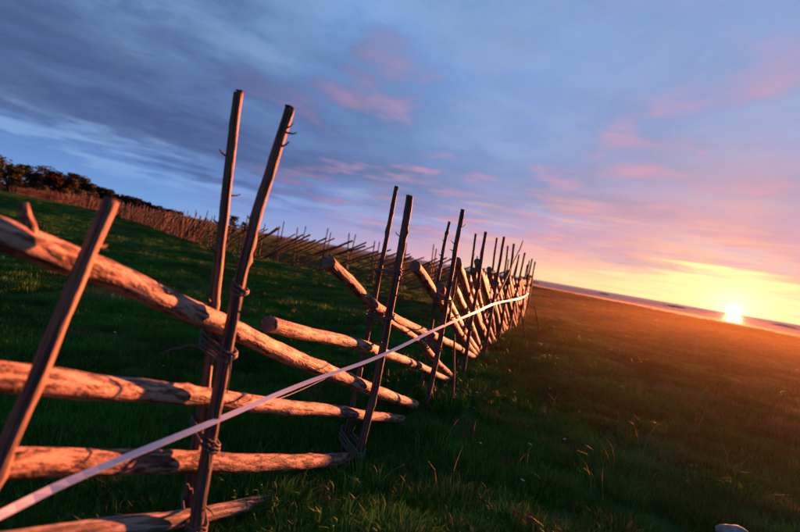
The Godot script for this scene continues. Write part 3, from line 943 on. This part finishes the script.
func build_grass() -> void:
	var g := RandomNumberGenerator.new(); g.seed = 99
	var short_mesh := clump(g, 300, 0.16, 0.062, 0.0034, 0.6, 0.05)
	var long_mesh := clump(g, 60, 0.11, 0.125, 0.0038, 0.9, 0.10)
	var dry_mesh := clump(g, 260, 0.16, 0.068, 0.0028, 0.7, 0.25)
	var reed_mesh := clump(g, 60, 0.35, 0.30, 0.010, 0.4, 0.2)
	var xs := [[], [], []]; var cs := [[], [], []]
	# rings of ground: inner and outer radius, clumps, size
	for band in [[1.0, 7.0, 2400, 1.0], [7.0, 18.0, 4600, 1.35], [18.0, 50.0, 9000, 2.1], [50.0, 125.0, 9000, 3.6]]:
		for k in int(band[2]):
			var r := sqrt(lerpf(band[0] * band[0], band[1] * band[1], g.randf()))
			var az := deg_to_rad(g.randf_range(-54.0, 54.0))
			var x := r * sin(az); var d := r * cos(az)
			var s := inland(x, d)
			if s < 2.0: continue
			var y := ground(x, -d)
			var out := x - plan_at(near_plan, clampf(d, 0.0, 16.0))
			var dr := dryness(x, d)
			var sc: float = band[3] * g.randf_range(0.75, 1.3)
			var kind := 0
			var tall := 1.0
			var by_fence := d < 16.5 and absf(out) < 0.45
			if by_fence and g.randf() < 0.4 or (out > 0.0 and d < 30.0 and noise_ground.get_noise_2d(x * 6.0, d * 6.0) > 0.18 and g.randf() < 0.5): kind = 1
			elif g.randf() < dr * 0.85: kind = 2
			if band[3] > 1.5: tall = 1.0 / band[3] * 1.25
			var b := Basis(Vector3.UP, g.randf() * TAU) * Basis(Vector3.RIGHT, g.randf_range(-0.2, 0.2)) * Basis.from_scale(Vector3(sc, sc * tall * g.randf_range(0.8, 1.2), sc))
			xs[kind].append(Transform3D(b, Vector3(x, y, -d)))
			var lush := Vector3(0.038, 0.175, 0.020).lerp(Vector3(0.105, 0.180, 0.022), clampf(0.5 + noise_ground.get_noise_2d(x * 2.5 + 30.0, d * 2.5), 0.0, 1.0) * clampf(out * 0.4, 0.1, 1.0))
			if kind == 2: lush = Vector3(0.27, 0.175, 0.06).lerp(Vector3(0.19, 0.155, 0.045), g.randf())
			else: lush = lush.lerp(Vector3(0.22, 0.20, 0.036), dr * 0.7)
			lush *= g.randf_range(0.6, 1.4) * (1.0 + 0.7 * noise_ground.get_noise_2d(x * 4.0, d * 4.0 + 80.0))
			cs[kind].append(Color(lush.x, lush.y, lush.z))
	scatter("short_grass", "short green meadow grass covering the field", "grass", short_mesh, mats.grass_blade, xs[0], cs[0])
	scatter("long_grass", "longer green grass tufts along the foot of the log fence", "grass", long_mesh, mats.grass_blade, xs[1], cs[1])
	scatter("dry_grass", "dry brownish grass of the open meadow right of the fence", "grass", dry_mesh, mats.dry_blade, xs[2], cs[2])
	# tall thin seed stalks over the seaward meadow, thicker with distance from the fence
	var stalk_mesh := clump(g, 22, 0.22, 0.14, 0.0022, 0.6, 0.4)
	var tx := []; var tc := []
	for band in [[2.4, 9.0, 500, 0.8], [9.0, 30.0, 4200, 1.15], [30.0, 115.0, 9000, 1.9]]:
		for k in int(band[2]):
			var r := sqrt(lerpf(band[0] * band[0], band[1] * band[1], g.randf()))
			var az := deg_to_rad(g.randf_range(2.0, 54.0))
			var x := r * sin(az); var d := r * cos(az)
			var out := x - plan_at(near_plan, clampf(d, 0.0, 16.2)) - maxf(0.0, d - 16.2) * 0.1
			if inland(x, d) < 3.0 or g.randf() > smoothstep(0.5, 5.0, out + 2.5 * noise_ground.get_noise_2d(x * 4.0, d * 4.0 + 60.0)): continue
			var sc: float = band[3] * g.randf_range(0.6, 1.2)
			var b := Basis(Vector3.UP, g.randf() * TAU) * Basis(Vector3.RIGHT, g.randf_range(-0.25, 0.25)) * Basis.from_scale(Vector3(sc, minf(sc, 1.1) * g.randf_range(0.7, 1.2), sc))
			tx.append(Transform3D(b, Vector3(x, ground(x, -d), -d)))
			var c := Vector3(0.20, 0.12, 0.045).lerp(Vector3(0.13, 0.10, 0.035), g.randf()) * g.randf_range(0.7, 1.2)
			tc.append(Color(c.x, c.y, c.z))
	scatter("seed_stalks", "thin rusty seed stalks standing over the meadow right of the fence", "grass", stalk_mesh, mats.dry_blade, tx, tc)
	var rx := []; var rc := []
	for k in 4500:
		var r := g.randf_range(30.0, 150.0)
		var az := deg_to_rad(g.randf_range(-12.0, 54.0))
		var x := r * sin(az); var d := r * cos(az)
		var s := inland(x, d)
		if s < 3.0 or s > 44.0 or g.randf() < smoothstep(18.0, 44.0, s) or noise_ground.get_noise_2d(x * 1.5, d * 1.5 + 20.0) < -0.28: continue
		var sc := g.randf_range(0.6, 1.2)
		rx.append(Transform3D(Basis(Vector3.UP, g.randf() * TAU) * Basis.from_scale(Vector3(sc * 1.5, sc, sc * 1.5)), Vector3(x, ground(x, -d), -d)))
		var c := Vector3(0.17, 0.085, 0.034).lerp(Vector3(0.11, 0.075, 0.035), g.randf()) * g.randf_range(0.7, 1.2)
		rc.append(Color(c.x, c.y, c.z))
	scatter("shore_grass", "tall rusty dry grass along the shore edge of the meadow", "grass", reed_mesh, mats.dry_blade, rx, rc)


func stone_mesh(r: Vector3, sd: float) -> ArrayMesh:
	var st := SurfaceTool.new(); st.begin(Mesh.PRIMITIVE_TRIANGLES)
	var n := 20; var rows := 10
	for j in rows + 1:
		var th := PI * j / rows
		for i in n + 1:
			var a := TAU * i / n
			var p := Vector3(sin(th) * cos(a), cos(th), sin(th) * sin(a))
			var k := 1.0 + 0.35 * noise_log.get_noise_3d(p.x * 1.1 + sd, p.y * 1.1, p.z * 1.1)
			st.add_vertex(p * r * k)
	for j in rows:
		for i in n:
			var p := j * (n + 1) + i
			st.add_index(p); st.add_index(p + 1); st.add_index(p + n + 1)
			st.add_index(p + 1); st.add_index(p + n + 2); st.add_index(p + n + 1)
	st.generate_normals()
	return st.commit()


func build_small_things() -> void:
	var g := RandomNumberGenerator.new(); g.seed = 15
	var s := part("stone", stone_mesh(Vector3(0.09, 0.05, 0.07), 2.0), self, mats.stone)
	s.position = Vector3(2.03, 0.02, -2.68)
	tag(s, "grey stone half sunk in the grass at the lower right", "stone")
	# islets in the sea
	var isl := [[14.9, 420.0, 5.0, "dark rock islet in the sea beside the end of the fence"], [22.4, 470.0, 4.5, "small dark rock islet in the sea left of the sun"], [29.3, 430.0, 6.5, "long dark rock islet in the sea just left of the sun"], [37.8, 400.0, 6.0, "low dark rock islet in the sea right of the sun"]]
	for k in isl.size():
		var x: float = isl[k][1] * sin(deg_to_rad(isl[k][0]))
		var o := part("rock_islet", stone_mesh(Vector3(isl[k][2], 0.8, 2.0), 5.0 + k), self, mats.stone)
		o.position = Vector3(x, SEA_LEVEL + 0.1, -isl[k][1] * cos(deg_to_rad(isl[k][0])))
		o.rotation.y = deg_to_rad(-isl[k][0])
		tag(o, isl[k][3], "rock", "rocks in the sea")
	# dry stalks standing out of the grass
	var xf := []; var cl := []
	var st := SurfaceTool.new(); st.begin(Mesh.PRIMITIVE_TRIANGLES)
	tube(st, [Vector3.ZERO, Vector3(0.02, 0.12, 0), Vector3(0.07, 0.22, 0), Vector3(0.15, 0.29, 0.01)], 0.0018, 0.001, 4)
	st.generate_normals()
	var stalk := st.commit()
	for p in [[0.42, 2.75, 0.9], [0.95, 3.3, 0.7], [0.62, 3.6, 0.8], [1.35, 2.95, 0.8], [1.8, 3.6, 0.9], [2.3, 4.0, 1.0], [2.6, 3.7, 0.9], [0.15, 2.7, 0.7], [1.6, 4.6, 0.7], [3.1, 5.0, 0.9]]:
		for q in 2:
			var x: float = p[0] + g.randf_range(-0.12, 0.12); var d: float = p[1] + g.randf_range(-0.15, 0.15)
			xf.append(Transform3D(Basis(Vector3.UP, g.randf() * TAU) * Basis(Vector3.RIGHT, g.randf_range(-0.5, 0.5)) * Basis.from_scale(Vector3.ONE * p[2]), Vector3(x, ground(x, -d), -d)))
			cl.append(Color(0.34, 0.25, 0.13))
	var m := mat("stalk", 0.8); m.vertex_color_use_as_albedo = true
	scatter("dry_stalks", "thin bent straw stalks standing out of the grass", "stalks", stalk, m, xf, cl)
	# pale fallen leaves
	var lf := SurfaceTool.new(); lf.begin(Mesh.PRIMITIVE_TRIANGLES)
	lf.set_color(Color(0.5, 0.47, 0.4))
	var ring := []
	for k in 10:
		var a := TAU * k / 10.0
		ring.append(Vector3(cos(a) * 0.015, 0.003 * cos(2.0 * a), sin(a) * 0.010 * (1.0 + 0.3 * cos(a))))
	for k in 10:
		for v in [Vector3(0, 0.004, 0), ring[k], ring[(k + 1) % 10]]: lf.add_vertex(v)
	lf.generate_normals()
	var leaf := lf.commit()
	var lying := [0, 0]
	for p in [[0.95, 3.0], [0.78, 3.55], [1.16, 3.65], [1.5, 3.9], [0.9, 4.6], [1.35, 5.0], [0.95, 5.25], [1.9, 5.6], [2.2, 7.5], [-2.1, 3.2], [-1.7, 3.9], [-2.6, 4.8], [-1.2, 5.2]]:
		var o := part("fallen_leaf", leaf, self, mats.flower)
		o.position = Vector3(p[0], ground(p[0], -p[1]) + 0.055, -p[1])
		o.rotation = Vector3(g.randf_range(-0.4, 0.4), g.randf() * TAU, g.randf_range(-0.4, 0.4))
		var right: bool = p[0] > 0.0
		var which := nth(lying[int(right)])
		lying[int(right)] += 1
		tag(o, which + " nearest small pale leaf lying in the grass " + ("right of the fence" if right else "left of the fence"), "leaf", "pale leaves right of the fence" if right else "pale leaves left of the fence")


# added fog ellipsoids standing in for the flare glow around the low sun
func build_added_haze() -> void:
	for q in [[Vector3(9.0, 1.5, 26.0), 36.0, 17.0, 0.0065, "innermost haze volume added for the sun glow over the meadow below the sun"], [Vector3(15.0, 1.7, 40.0), 36.8, 23.0, 0.0055, "second haze volume added for the sun glow around the innermost one"], [Vector3(24.0, 1.8, 62.0), 38.0, 33.0, 0.0035, "third and wider haze volume added for the sun glow over the meadow"], [Vector3(50.0, 1.9, 112.0), 40.0, 58.0, 0.002, "thin outermost haze added for the sun glow low over the whole meadow"]]:
		var v := FogVolume.new()
		v.name = numbered("added_glow_haze")
		v.shape = RenderingServer.FOG_VOLUME_SHAPE_ELLIPSOID
		v.size = q[0]
		v.position = Vector3(sin(deg_to_rad(q[1])) * q[2], 0.0, -cos(deg_to_rad(q[1])) * q[2])
		v.rotation.y = -deg_to_rad(SUN_AZ)
		var m := FogMaterial.new()
		m.density = q[3]
		m.albedo = Color(1.0, 0.82, 0.48)
		v.material = m
		tag(v, q[4], "haze")
		v.set_meta("kind", "stuff")
		add_child(v)
